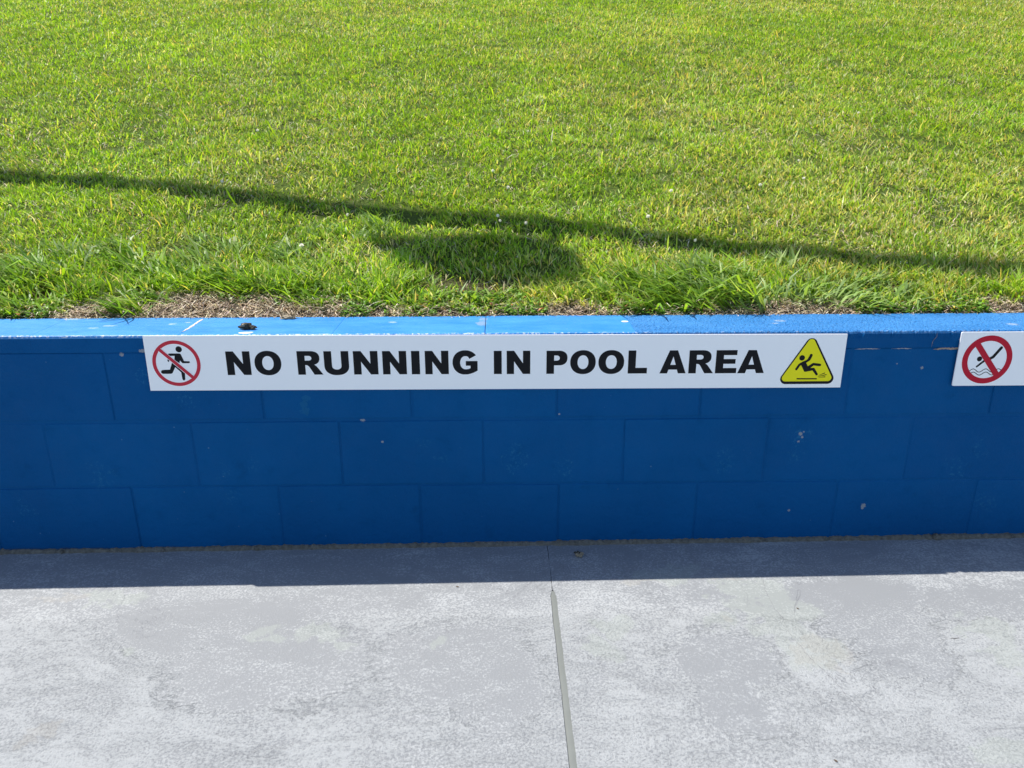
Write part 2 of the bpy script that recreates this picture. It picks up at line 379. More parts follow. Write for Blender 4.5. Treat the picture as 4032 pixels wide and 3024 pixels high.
for key, (z0, z1, off) in rows.items():
    variants = [block_mesh(z1 - z0, ord(key) * 10 + k) for k in range(5)]
    js = extend(jb[key])
    for i in range(len(js) - 1):
        a, b = js[i] + .0016, js[i + 1] - .0016
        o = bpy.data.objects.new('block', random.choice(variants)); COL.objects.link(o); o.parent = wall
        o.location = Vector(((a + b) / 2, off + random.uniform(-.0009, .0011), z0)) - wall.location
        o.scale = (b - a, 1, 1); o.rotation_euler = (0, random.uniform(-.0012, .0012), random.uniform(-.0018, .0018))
# coping blocks: top face and front edge are a fine sheet so that the arris can be chipped and pitted
js = extend(jb['C'])
for i in range(len(js) - 1):
    gp = .0003; a, b = js[i] + gp, js[i + 1] - (.0016 if abs(js[i + 1] + .194) < .01 else gp)
    inview = -2.1 < a < 1.9
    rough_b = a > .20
    nx = 110 if inview else 8
    yoff = -.0009 if (-1.1 < a < -.25) else (.0008 if not rough_b else -.0004)
    amp = .0015 if rough_b else .00022
    # profile across the block: front bottom -> arris -> top -> back
    prof = [(0, .5935), (0, .620), (0, .6325), (.0002, .6365), (.0009, .6388), (.0026, .6401), (.0055, TOPZ)]
    ny = 36 if (inview and rough_b) else (14 if inview else 3)
    prof += [(.0055 + (.197 - .0055) * k / ny, TOPZ) for k in range(1, ny + 1)] + [(.2, TOPZ - .003), (.2, .5935)]
    V, F = [], []
    for u in range(nx + 1):
        x = a + (b - a) * u / nx
        end = min(x - a, b - x)
        for q, (y, z) in enumerate(prof):
            h = mnoise.noise(Vector((x * 150, y * 150, 0))) + .6 * mnoise.noise(Vector((x * 330, y * 330, 4)))
            yy, zz = y + yoff, z
            if z > .6399: zz += amp * h + .0006 * mnoise.noise(Vector((x * 6, y * 6, 2)))
            if q in (2, 3, 4, 5, 6) :
                e = mnoise.noise(Vector((x * 120, 7, i))) + .7 * mnoise.noise(Vector((x * 260, 3, i)))
                chip = max(0, mnoise.noise(Vector((x * 34, 11, i))) - .22) * (.010 if rough_b else .006)
                yy += (amp * 2.3 + .00035) * (e + .25) + chip
                zz += -abs(chip) * .45 + amp * .35 * e
            elif q < 2 and rough_b: yy += .0008 * h
            if end < .002 and z > .636: zz -= .0005
            V.append((x, yy, zz))
        if u:
            m_ = len(prof)
            for q in range(m_ - 1):
                k = (u - 1) * m_ + q; F.append((k, k + m_, k + m_ + 1, k + 1))
    F.append(tuple(range(len(prof))))
    F.append(tuple(range(len(V) - 1, len(V) - 1 - len(prof), -1)))
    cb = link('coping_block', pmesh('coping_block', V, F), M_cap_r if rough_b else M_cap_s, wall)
    cb.data.materials.append(M_wall); nq = len(prof) - 1  # shaded front takes the darker copy of the blue
    cb.data.polygons.foreach_set('material_index', [1 if (k < nx * nq and k % nq < 2) else 0 for k in range(len(F))])
# open joints where the paint has come away from the mortar
def ribbon(name, pts, width, mat, parent, normal='z', seg=14, jag=.5):
    P = []
    for i in range(len(pts) - 1):
        for k in range(seg): P.append(Vector(pts[i]).lerp(Vector(pts[i + 1]), k / seg))
    P.append(Vector(pts[-1])); V, F = [], []
    for i, p in enumerate(P):
        d = (P[min(i + 1, len(P) - 1)] - P[max(i - 1, 0)]).normalized()
        nrm = Vector((0, 0, 1)) if normal == 'z' else Vector((0, -1, 0))
        s = d.cross(nrm); t = i / (len(P) - 1)
        env = min(1, 5 * t, 5 * (1 - t)) if len(P) > 4 else 1
        w1 = width * env * (.55 + jag * mnoise.noise(p * 190)); w2 = width * env * (.55 + jag * mnoise.noise(p * 170 + Vector((5, 5, 5))))
        V += [p - s * max(w1, .0002), p + nrm * (.0006 + .0006 * mnoise.noise(p * 300)), p + s * max(w2, .0002)]
        if i:
            k = 3 * i - 3; F += [(k, k + 3, k + 4, k + 1), (k + 1, k + 4, k + 5, k + 2)]
    return link(name, pmesh(name, V, F), mat, parent)
ribbon('broken_joint', [(-1.006, .028, TOPZ + .0006), (-1.003, .09, TOPZ + .0006), (-1.005, .15, TOPZ + .0006), (-1.003, .185, TOPZ + .0006)], .0065, M_bare_pale, wall)
ribbon('broken_joint', [(1.012, -.0005, .588), (1.04, -.0005, .5905), (1.075, -.0005, .5905), (1.13, -.0005, .590)], .0042, M_bare, wall, 'y')
ribbon('broken_joint', [(.80, -.0006, .590), (.835, -.0006, .5915), (.87, -.0006, .5905)], .0014, M_bare_pale, wall, 'y')
ribbon('broken_joint', [(.90, -.0006, .591), (.93, -.0006, .5915), (.955, -.0006, .591)], .0014, M_bare_pale, wall, 'y')
ribbon('broken_joint', [(1.0165, -.0014, .634), (1.017, -.0014, .624), (1.0085, -.0014, .612), (1.007, -.0012, .596)], .0010, M_bare, wall, 'y')
def blob_disc(name, c, rx, ry, z, mat, parent=None, n=22, wob_=.25, seed=0, rot=0):
    V = [(c[0], c[1], z + .0009)]
    for i in range(n):
        a = 2 * math.pi * i / n; r = 1 + wob_ * mnoise.noise(Vector((math.cos(a) * 1.6 + seed, math.sin(a) * 1.6, seed)))
        dx, dy = math.cos(a) * rx * r, math.sin(a) * ry * r
        V.append((c[0] + dx * math.cos(rot) - dy * math.sin(rot), c[1] + dx * math.sin(rot) + dy * math.cos(rot), z + .0001))
    F = [(0, 1 + i, 1 + (i + 1) % n) for i in range(n)]
    return link(name, pmesh(name, V, F, True), mat, parent)
o = blob_disc('bird_dropping', (-.832, .020), .020, .0085, TOPZ + .0006, M_drop, seed=3, rot=.12); tag(o, 'white splash on the blue coping just in front of the dark clod', 'bird dropping')
o = blob_disc('bird_dropping', (.196, .118), .0098, .0078, TOPZ + .0010, M_drop, seed=9, wob_=.1); tag(o, 'small oval white spot on the coping right of the middle joint', 'bird dropping')

# clod on the coping: irregular lump with a ridge
def lump(name, c, r, mat, seed, amp=.35, sub=3, rot=0, parent=None, freq=1.6):
    bm = bmesh.new(); bmesh.ops.create_icosphere(bm, subdivisions=sub, radius=1)
    for v in bm.verts:
        n = v.co.normalized(); k = 1 + amp * mnoise.noise(n * freq + Vector((seed, 0, 0))) + amp * .5 * mnoise.noise(n * freq * 3 + Vector((0, seed, 0)))
        v.co = n * k; v.co = Vector((v.co.x * r[0], v.co.y * r[1], v.co.z * r[2]))
    bmesh.ops.rotate(bm, verts=bm.verts, matrix=Matrix.Rotation(rot, 3, 'Z'))
    bmesh.ops.translate(bm, verts=bm.verts, vec=Vector(c))
    me = bpy.data.meshes.new(name); bm.to_mesh(me); bm.free()
    return link(name, me, mat, parent)
cl = empty('dirt_clod', (-.8416, .062, TOPZ)); tag(cl, 'dark jagged clod of dirt lying on the blue coping left of centre', 'clod')
lump('lump', (-.8440, .062, TOPZ + .0085), (.017, .011, .0095), M_stone, 2.2, .55, 3, .15, cl)
lump('lump', (-.8250, .058, TOPZ + .0060), (.011, .007, .0055), M_stone, 5.1, .5, 3, -.3, cl)
lump('pale_chip', (-.8480, .055, TOPZ + .0125), (.0055, .004, .0040), M_husk, 7.3, .5, 2, .6, cl)
# husk of dead stems at the back edge of the coping
hk = empty('dead_tuft', (-.7625, .185, TOPZ)); tag(hk, 'withered tan tuft hanging over the back edge of the coping', 'dead plant')
lump('root_ball', (-.7625, .180, TOPZ + .003), (.021, .013, .006), M_husk, 1.4, .55, 3, 0, hk)

# ------------------------------------------------------------------ blades
def blade_mesh(name, base, ang, length, width, t0, t1, tint, mat, twist=None, parent=None):
    """vectorised flat blades: base (N,3), lean azimuth, length, width, tilt from vertical at root and at tip"""
    N = len(base); ang = np.asarray(ang); tw = rng.uniform(-1.1, 1.1, N) if twist is None else twist
    d = np.stack([np.cos(ang), np.sin(ang), np.zeros(N)], 1)
    s = np.stack([-np.sin(ang + tw), np.cos(ang + tw), np.zeros(N)], 1)
    up = np.array([0, 0, 1.0])
    p1 = base + (d * np.sin(t0)[:, None] + up * np.cos(t0)[:, None]) * (length * .5)[:, None]
    p2 = p1 + (d * np.sin(t1)[:, None] + up * np.cos(t1)[:, None]) * (length * .5)[:, None]
    hw = (width * .5)[:, None] * s
    V = np.stack([base - hw * .7, base + hw * .7, p1 - hw, p1 + hw, p2], 1).reshape(-1, 3)
    i0 = (np.arange(N) * 5)[:, None]
    T = (i0 + np.array([[0, 1, 3, 0, 3, 2, 2, 3, 4]])).reshape(-1)
    me = bpy.data.meshes.new(name)
    me.vertices.add(len(V)); me.vertices.foreach_set('co', V.astype(np.float32).ravel())
    me.loops.add(len(T)); me.loops.foreach_set('vertex_index', T.astype(np.int32))
    me.polygons.add(N * 3); me.polygons.foreach_set('loop_start', np.arange(0, N * 9, 3, dtype=np.int32))
    at = me.color_attributes.new('tint', 'FLOAT_COLOR', 'POINT')
    c4 = np.ones((N, 5, 4), np.float32); c4[:, :, :3] = tint[:, None, :]
    c4[:, :2, :3] *= np.array([1.05, .95, 1.0])          # paler sheath at the root is a touch yellower
    at.data.foreach_set('color', c4.ravel())
    me.update(); me.validate()
    return link(name, me, mat, parent)
def vnoise(x, y, f, seed=0):
    """smooth value noise, numpy"""
    r = np.random.default_rng(100 + seed); G = r.random((256, 256))
    X, Y = x * f + 50, y * f + 50; ix, iy = np.floor(X).astype(int), np.floor(Y).astype(int); fx, fy = X - ix, Y - iy
    fx = fx * fx * (3 - 2 * fx); fy = fy * fy * (3 - 2 * fy)
    g = lambda a, b: G[a % 256, b % 256]
    return (g(ix, iy) * (1 - fx) + g(ix + 1, iy) * fx) * (1 - fy) + (g(ix, iy + 1) * (1 - fx) + g(ix + 1, iy + 1) * fx) * fy
SL, Y0, CREST = .29, .2, 8.5
def lawn_z(x, y):
    x = np.asarray(x, float); y = np.asarray(y, float)
    yy = np.minimum(y, CREST)
    z = .6306 + SL * (yy - Y0)
    bumps = .016 * (vnoise(x, y, 1.3, 1) - .5) + .012 * (vnoise(x, y, 4.5, 2) - .5)
    return z + bumps * np.clip((y - .22) / .4, 0, 1)
# bank surface
xs = np.concatenate([[-60, -30, -15], np.linspace(-8, 8, 161), [15, 30, 60]]); yl = np.concatenate([[.189, .2], np.linspace(.25, 2.5, 46), np.linspace(2.6, 9, 65), [12, 20, 40, 90]])
XX, YY = np.meshgrid(xs, yl, indexing='ij'); ZZ = lawn_z(XX, YY)
V = np.stack([XX, YY, ZZ], -1).reshape(-1, 3); ny = len(yl)
F = [(i * ny + j, (i + 1) * ny + j, (i + 1) * ny + j + 1, i * ny + j + 1) for i in range(len(xs) - 1) for j in range(ny - 1)]
bank = link('grass_bank', pmesh('grass_bank', V, F, True), M_soil); tag(bank, kind='structure')

PAL = np.array([[.205, .385, .020], [.270, .450, .026], [.150, .300, .022], [.330, .450, .085], [.085, .190, .022], [.400, .470, .170], [.50, .44, .15], [.66, .60, .38]])
def tints(x, y, bias=0.0, n=None):
    N = len(x)
    lush = vnoise(x, y, .9, 5) * .6 + vnoise(x, y, 3.2, 6) * .4 + .14 * np.clip(-(x + .1) / 1.2, -1, .8) - .20 * np.exp(-((x - .7) / 1.3) ** 2 - ((y - 1.4) / 1.0) ** 2) + bias     # high = lush green, low = thin and yellowed
    base = np.array([.26, .25, .14, .14, .06, .07, .05, .03])[None, :] * np.ones((N, 1))
    dry = np.clip((.55 - lush) * 3.0, 0, 1)[:, None]
    base = base * (1 - dry) + np.array([.08, .08, .10, .24, .05, .22, .13, .10])[None, :] * dry
    cum = np.cumsum(base / base.sum(1, keepdims=True), 1); r = rng.random(N)[:, None]
    k = (r > cum).sum(1).clip(0, 7)
    c = PAL[k] * rng.uniform(.75, 1.3, (N, 1)) * np.stack([rng.uniform(.9, 1.12, N), np.ones(N), rng.uniform(.8, 1.3, N)], 1)
    c = c * (.80 + .40 * (vnoise(x, y, 1.7, 61) * .5 + vnoise(x, y, 5.5, 62) * .5))[:, None]
    return np.clip(c * np.array([1.20, 1.17, 1.05]), 0, .8)
BARE = [(-1.43, -.57, .34), (-.40, -.27, .235), (-.04, .15, .275), (.22, .30, .24), (.45, .90, .275), (1.27, 1.52, .27), (-1.80, -1.62, .30)]
def bare_depth(x):
    d = np.full_like(x, .236)
    for a, b, y in BARE:
        t = np.clip(np.minimum(x - a, b - x) / .10, 0, 1); d = np.maximum(d, .236 + (y - .236) * t)
    return d + .035 * (vnoise(x, x * 0, 14, 9) - .5)
def scatter(n, y0, y1, xw0, xw1, power=1.0):
    """random points on the bank between y0 and y1 in a band that widens with distance"""
    y = y0 + (y1 - y0) * rng.random(int(n * 1.0)) ** power
    hw = xw0 + (xw1 - xw0) * (y - y0) / (y1 - y0)
    # area weighting
    keep = rng.random(len(y)) < hw / max(xw0, xw1); y = y[keep]; hw = hw[keep]
    x = rng.uniform(-1, 1, len(y)) * hw
    return x, y
def lawn_layer(name, n, y0, y1, xw0, xw1, hmin, hmax, wmin, wmax, t0max, t1max, label=None):
    x, y = scatter(n, y0, y1, xw0, xw1)
    bd = bare_depth(x); keep = y > bd + rng.normal(0, .010, len(x))
    thin = vnoise(x, y, 7, 3) * .6 + vnoise(x, y, 18, 4) * .4
    keep &= rng.random(len(x)) < np.clip(.45 + 1.6 * (thin - .25), .25, 1)
    x, y = x[keep], y[keep]; N = len(x)
    base = np.stack([x, y, lawn_z(x, y) - .002], 1)
    clump = vnoise(x, y, 9, 8)
    L = rng.uniform(hmin, hmax, N) * (.7 + .8 * clump)
    W = rng.uniform(wmin, wmax, N)
    prefer = 2.3 + 2.2 * (vnoise(x, y, 2.5, 12) - .5) * 2
    ang = np.where(rng.random(N) < .35, prefer + rng.normal(0, .6, N), rng.uniform(0, 2 * np.pi, N))
    t0 = rng.uniform(.05, t0max, N); t1 = t0 + rng.uniform(.1, t1max, N)
    return blade_mesh(name, base, ang, L, W, t0, t1, tints(x, y), M_lawn)
def lawn(n):
    # density falls off with distance from the wall
    t = rng.random(n); y = .205 + 8.6 * (np.exp(2.1 * t) - 1) / (math.exp(2.1) - 1)
    hw = 2.75 + .62 * y; keep = rng.random(n) < hw / 8.3; y, hw = y[keep], hw[keep]
    x = rng.uniform(-1, 1, len(y)) * hw
    bd = bare_depth(x); keep = y > bd + rng.normal(0, .012, len(x))
    thin = vnoise(x, y, 6, 3) * .5 + vnoise(x, y, 17, 4) * .5
    keep &= rng.random(len(x)) < np.clip(.24 + 2.4 * (thin - .30) + .12 * y, .08, 1)
    x, y, thin = x[keep], y[keep], thin[keep]; N = len(x); k = np.clip(y / 6, 0, 1)
    cl = vnoise(x, y, 11, 8) * .6 + vnoise(x, y, 26, 14) * .4
    L = rng.uniform(.014, .034, N) * (.55 + 1.0 * cl) * (1 + .25 * k)
    verge = np.clip((.62 - y) / .3, 0, 1) * np.clip(.35 + .9 * (vnoise(x, y, 3.5, 51) - .3) + .25 * (x < -.3), 0, 1)
    L *= 1 + 1.5 * verge * np.clip((y - .24) / .08, .15, 1)
    W = rng.uniform(.0023, .0046, N) * (1 + .55 * k) * (1 + .25 * verge)
    ang = rng.uniform(0, 2 * np.pi, N); pre = rng.random(N) < .3
    ang[pre] = 2.5 + 3.0 * (vnoise(x, y, 5, 12)[pre] - .5) + rng.normal(0, .5, pre.sum())
    t0 = rng.uniform(.15, 1.25, N); t1 = t0 + rng.uniform(.1, .8, N)
    base = np.stack([x, y, lawn_z(x, y) - .001 + .010 * cl], 1)
    return blade_mesh('lawn_grass', base, ang, L, W, t0, t1, tints(x, y), M_lawn)
a = lawn(1400000); print('lawn blades', len(a.data.polygons) // 3)
tag(a, 'short mown green grass all over the bank', 'grass', kind='stuff')
# longer single blades poking out of the mown lawn
x, y = scatter(9000, .5, 5.0, 2.4, 5.0); N = len(x)
keep = rng.random(N) < np.clip((vnoise(x, y, 3, 21) - .35) * 2.5, .05, 1); x, y = x[keep], y[keep]; N = len(x)
a = blade_mesh('long_grass_blades', np.stack([x, y, lawn_z(x, y)], 1), rng.uniform(0, 6.28, N), rng.uniform(.05, .10, N), rng.uniform(.0045, .0075, N),
               rng.uniform(.2, .9, N), rng.uniform(.5, 1.3, N), tints(x, y, .25), M_lawn)
tag(a, 'longer loose blades standing out of the mown lawn', 'grass', kind='stuff')
# dry straw thatch along the wall and scraps through the lawn
x = rng.uniform(-2.4, 2.4, 26000); y = .196 + rng.random(26000) ** 1.2 * .17
keep = (y < bare_depth(x) + .03); x, y = x[keep], y[keep]
x2, y2 = scatter(44000, .35, 3.2, 2.4, 3.6); k2 = vnoise(x2, y2, 4, 31) * .6 + vnoise(x2, y2, 12, 32) * .4 > .50; x2, y2 = x2[k2], y2[k2]
x, y = np.concatenate([x, x2]), np.concatenate([y, y2]); N = len(x)
base = np.stack([x, y, lawn_z(x, y) + rng.uniform(0, .010, N)], 1)
st = np.array([.80, .68, .50]) * rng.uniform(.25, 1.3, (N, 1)) * np.stack([np.ones(N), rng.uniform(.88, 1.04, N), rng.uniform(.8, 1.15, N)], 1)
L = rng.uniform(.015, .065, N); near = y < .23; L[near] *= .55
a = blade_mesh('dry_straw', base, rng.uniform(0, 6.28, N), L, rng.uniform(.0012, .0028, N), rng.uniform(.9, 1.55, N), rng.uniform(1.2, 1.9, N), np.clip(st, 0, .85), M_straw)
tag(a, 'bleached dry grass thatch on the bare soil behind the coping', 'dry grass', kind='stuff')
# low leafy weeds between the bare patches
def rosettes(n, xa, xb, y0, y1):
    cx = rng.uniform(xa, xb, n); cyy = rng.uniform(y0, y1, n); k = 4
    x = np.repeat(cx, k) + rng.normal(0, .004, n * k); y = np.repeat(cyy, k) + rng.normal(0, .004, n * k); y = np.maximum(y, .204)
    return x, y
X, Y = [], []
for (n, xa, xb, ya, yb) in ((1700, -.62, -.02, .205, .34), (1500, .90, 1.30, .205, .33), (500, .12, .46, .205, .26), (900, 1.5, 2.3, .205, .33), (500, -1.62, -1.45, .205, .3), (900, -2.4, -1.8, .205, .33), (260, -1.0, -.6, .28, .36)):
    a_, b_ = rosettes(n, xa, xb, ya, yb); X.append(a_); Y.append(b_)
x, y = np.concatenate(X), np.concatenate(Y); kk = vnoise(x, y, 26, 41) * .5 + vnoise(x, y, 60, 42) * .5 > .47; x, y = x[kk], y[kk]; N = len(x)
tc = np.array([[.13, .26, .03], [.10, .21, .03], [.17, .28, .04], [.34, .17, .07]])[rng.choice(4, N, p=[.42, .35, .17, .06])] * rng.uniform(.75, 1.25, (N, 1)) * 1.5
a = blade_mesh('ground_weeds', np.stack([x, y, lawn_z(x, y) + rng.uniform(.001, .018, N)], 1), rng.uniform(0, 6.28, N), rng.uniform(.009, .017, N), rng.uniform(.005, .0085, N),
               rng.uniform(.8, 1.5, N), rng.uniform(1.0, 1.7, N), tc, M_clover, twist=np.zeros(N))
tag(a, 'small leafy green weeds creeping up to the back of the coping', 'weeds', kind='stuff')

# long unmown clumps beside the wall: each one a thing
def clump(cx, cyy, sx, sy, n, ang, spread, l0, l1, w0, w1, t0, t1, label, pale=0.0):
    k = max(3, n // 45); tx = cx + np.clip(rng.normal(0, sx, k), -1.25 * sx, 1.25 * sx); ty = np.maximum(cyy + rng.normal(0, sy, k), .235); ta = rng.normal(0, spread * .7, k); tl = rng.uniform(.65, 1.15, k)
    q = rng.integers(0, k, n)
    x = tx[q] + rng.normal(0, .030, n); y = np.maximum(ty[q] + rng.normal(0, .018, n), .225)
    base = np.stack([x, y, lawn_z(x, y) - .002], 1)
    A = ang + ta[q] + rng.normal(0, spread * 1.15, n); wild = rng.random(n) < .12; A[wild] = rng.uniform(0, 6.28, wild.sum())
    c = np.array([[.185, .350, .018], [.265, .450, .022], [.110, .235, .020], [.400, .500, .130]])[rng.choice(4, n, p=[.36, .30, .20, .14])] * rng.uniform(.65, 1.3, (n, 1))
    if pale: c = c * (1 - pale) + np.array([.36, .46, .22]) * pale * rng.uniform(.7, 1.25, (n, 1))
    o = blade_mesh('grass_clump', base, A, rng.uniform(l0, l1, n) * tl[q] * .82, rng.uniform(w0, w1, n), np.minimum(rng.uniform(t0 * .6, t0 * 1.15, n), 1.35), rng.uniform(t1 * .70, t1 * 1.40, n), c, M_lawn, twist=rng.normal(0, .7, n))
    tag(o, label, 'grass clump', 'long grass clumps along the wall'); return o
UL = 2.75  # leaning along the bank to the left
clump(-1.92, .42, .17, .07, 800, 2.6, .5, .08, .16, .005, .009, .9, 1.35, 'bright green long grass clump at the left edge of the photo')
clump(-1.40, .40, .20, .065, 1000, UL, .40, .09, .20, .005, .009, 1.0, 1.38, 'dense long grass leaning left above the left end of the long bare strip')
clump(-.98, .385, .20, .06, 1000, UL, .45, .09, .19, .005, .009, 1.0, 1.38, 'long dark green grass clump above the dark clod on the coping')
clump(-.60, .36, .14, .05, 620, 2.6, .7, .06, .14, .004, .008, .9, 1.35, 'medium grass clump behind the first leafy weed patch')
clump(-1.20, .56, .28, .07, 420, 2.5, .5, .09, .17, .005, .009, .8, 1.3, 'tall loose blades standing between the left clumps and the shadow line', .25)
clump(-.28, .31, .08, .03, 170, 1.0, 1.3, .05, .11, .005, .008, .9, 1.35, 'small tuft of splayed blades by the middle coping joint', .15)
clump(-.72, .78, .11, .04, 200, 2.1, .8, .06, .12, .005, .008, .6, 1.2, 'broad bladed tuft just left of the shadow blob', .25)
clump(.38, .34, .17, .06, 1250, UL, .38, .11, .22, .005, .009, 1.0, 1.38, 'large long grass clump fanning left beside the shadow blob', .1)
clump(.64, .36, .12, .05, 380, 2.0, .6, .11, .20, .006, .011, .6, 1.2, 'broad pale bladed clump in the right half, tallest by the wall', .45)
clump(.90, .30, .13, .035, 380, .3, .5, .08, .18, .006, .010, 1.1, 1.5, 'flattened pale blades lying to the right behind the coping', .4)
clump(1.05, .37, .18, .06, 300, 1.8, 1.0, .05, .11, .004, .007, .8, 1.3, 'low mixed clump above the right leafy weed patch', .2)
clump(1.42, .31, .10, .04, 320, 2.1, 1.0, .05, .12, .004, .007, .8, 1.3, 'grass clump at the right edge of the photo by the coping')
clump(-1.60, .235, .035, .010, 110, 4.4, .9, .04, .08, .004, .007, .7, 1.4, 'green tuft touching the coping left of the long bare strip')
# the upright stem of the dead tuft
n = 26; bx = np.full(n, -.7625) + rng.normal(0, .008, n); by = np.full(n, .186) + rng.normal(0, .006, n)
blade_mesh('dead_stem', np.stack([bx, by, np.full(n, TOPZ + .003)], 1), rng.uniform(0, 6.28, n), rng.uniform(.012, .035, n), rng.uniform(.002, .004, n), rng.uniform(.2, 1.2, n), rng.uniform(.6, 1.6, n),
           np.array([.28, .22, .14]) * rng.uniform(.5, 1.5, (n, 1)), M_straw, parent=hk)
# straw and blades that spill on to the coping
n = 90; bx = rng.uniform(-2, 2, n); bx = bx[(bare_depth(bx) > .25)]; n = len(bx)
a = blade_mesh('spilled_straw', np.stack([bx, rng.uniform(.19, .203, n), np.full(n, TOPZ + .0015)], 1), rng.uniform(3.2, 6.2, n), rng.uniform(.008, .02, n), rng.uniform(.0012, .0025, n), np.full(n, 1.5), np.full(n, 1.56),
               np.array([.5, .42, .3]) * rng.uniform(.5, 1.2, (n, 1)), M_straw)
tag(a, 'loose bits of straw along the back edge of the coping', 'dry grass', kind='stuff')

# white clover heads
flo = [(-.706, .877), (-.819, .63), (-1.247, 1.175), (.883, 1.155), (-.12, 1.112), (-.061, .773), (-.151, .795), (.511, .645), (-.16, .84), (.513, 1.08), (1.12, 1.404), (1.074, 1.207),
       (1.654, 2.092), (-1.289, 1.854), (-1.095, 1.445), (-1.407, 1.387), (-.18, 1.289), (-.016, 1.807), (-.104, 2.351), (-.933, 3.72), (.384, .844)]
def clover_head():
    bm = bmesh.new(); r = random.Random(4)
    for i in range(34):
        z = 1 - 1.55 * (i + .5) / 34; a = i * 2.399; rr = math.sqrt(max(0, 1 - z * z)); d = Vector((rr * math.cos(a), rr * math.sin(a), z))
        s = d.cross(Vector((0, 0, 1))).normalized() * .0011 if rr > .05 else Vector((.0011, 0, 0))
        p = d * .0028; q = d * r.uniform(.0058, .0075)
        v = [bm.verts.new(p - s * .6), bm.verts.new(p + s * .6), bm.verts.new(q + s + Vector((0, 0, .0008))), bm.verts.new(q - s + Vector((0, 0, .0008)))]
        bm.faces.new(v)
    bmesh.ops.create_icosphere(bm, subdivisions=1, radius=.0045)
    me = bpy.data.meshes.new('clover_flower'); bm.to_mesh(me); bm.free(); me.materials.append(M_petal); return me
chm = clover_head()
stem_me = bpy.data.meshes.new('stem'); bm = bmesh.new(); bmesh.ops.create_cone(bm, segments=5, radius1=.0011, radius2=.0009, depth=.03, cap_ends=False); bmesh.ops.translate(bm, verts=bm.verts, vec=(0, 0, -.017)); bm.to_mesh(stem_me); bm.free()
M_stem = simple('flower_stem', (.10, .20, .04), .6, .3); stem_me.materials.append(M_stem)
for i, (fx, fy) in enumerate(flo):
    z = float(lawn_z([fx], [fy])[0])
    e = empty('clover_flower', (fx, fy, z)); tag(e, 'small round white clover flower in the mown grass', 'flower', 'white clover flowers in the lawn')
    h = bpy.data.objects.new('flower_head', chm); COL.objects.link(h); h.parent = e; h.location = (0, 0, .036); s = random.uniform(.9, 1.3); h.scale = (s, s, s); h.rotation_euler = (random.uniform(-.4, .4), random.uniform(-.4, .4), i)
    q = bpy.data.objects.new('stem', stem_me); COL.objects.link(q); q.parent = e; q.location = (0, 0, .036)

# ------------------------------------------------------------------ signs
def arc(cx, cy, rx, ry, a0, a1, n=16, p=2.0):
    out = []
    for i in range(n + 1):
        a = math.radians(a0 + (a1 - a0) * i / n); c, s = math.cos(a), math.sin(a); e = 2 / p
        out.append((cx + rx * math.copysign(abs(c) ** e, c), cy + ry * math.copysign(abs(s) ** e, s)))
    return out
W_ = .325
GL = {
 'N': (1.0, [[(0, 0), (0, 1), (.315, 1), (.69, .46), (.69, 1), (1, 1), (1, 0), (.69, 0), (.31, .55), (.31, 0)]]),
 'I': (.335, [[(0, 0), (0, 1), (.335, 1), (.335, 0)]]),
 'L': (.79, [[(0, 0), (0, 1), (.315, 1), (.315, .245), (.79, .245), (.79, 0)]]),
 'E': (.86, [[(0, 0), (0, 1), (.845, 1), (.845, .785), (.315, .785), (.315, .615), (.80, .615), (.80, .41), (.315, .41), (.315, .225), (.86, .225), (.86, 0)]]),
 'A': (1.10, [[(0, 0), (.385, 1), (.72, 1), (1.10, 0), (.775, 0), (.72, .165), (.37, .165), (.318, 0)], [(.435, .37), (.66, .37), (.548, .74)]]),
 'O': (1.10, [arc(.55, .5, .55, .52, 0, 352, 46, 2.15), arc(.55, .5, .235, .30, 0, 345, 30, 2.1)]),
 'P': (.86, [[(0, 0), (0, 1), (.50, 1)] + arc(.52, .685, .34, .315, 86, -86, 18, 2.3) + [(.50, .37), (.315, .37), (.315, 0)], [(.315, .795), (.40, .795)] + arc(.42, .684, .125, .111, 85, -85, 10, 2.2) + [(.40, .573), (.315, .573)]]),
 'R': (1.04, [[(0, 0), (0, 1), (.52, 1)] + arc(.55, .705, .375, .295, 86, -62, 18, 2.3) + [(.69, .425), (.75, .385), (.80, .33), (1.04, 0), (.675, 0), (.50, .30), (.455, .365), (.40, .405), (.315, .41), (.315, 0)],
              [(.315, .80), (.44, .80)] + arc(.46, .70, .135, .10, 85, -85, 10, 2.2) + [(.44, .60), (.315, .60)]]),
 'U': (1.0, [[(0, 1), (0, .38)] + arc(.5, .38, .5, .405, 180, 360, 26, 2.25) + [(1, .38), (1, 1), (.69, 1), (.69, .37)] + arc(.5, .37, .19, .155, 0, -180, 16, 2.2) + [(.31, .37), (.31, 1)]]),
 'G': (1.03, [arc(.52, .5, .52, .52, 34, 262, 40, 2.15) + [(.60, -.015), (.72, .01), (.86, .06), (1.0, .135), (1.02, .15), (1.02, .56), (.54, .56), (.54, .36), (.73, .36), (.73, .255), (.66, .22), (.56, .205)] + arc(.535, .49, .225, .285, 262, 100, 18, 2.1) + [(.58, .77), (.64, .74), (.69, .655)]]),
}
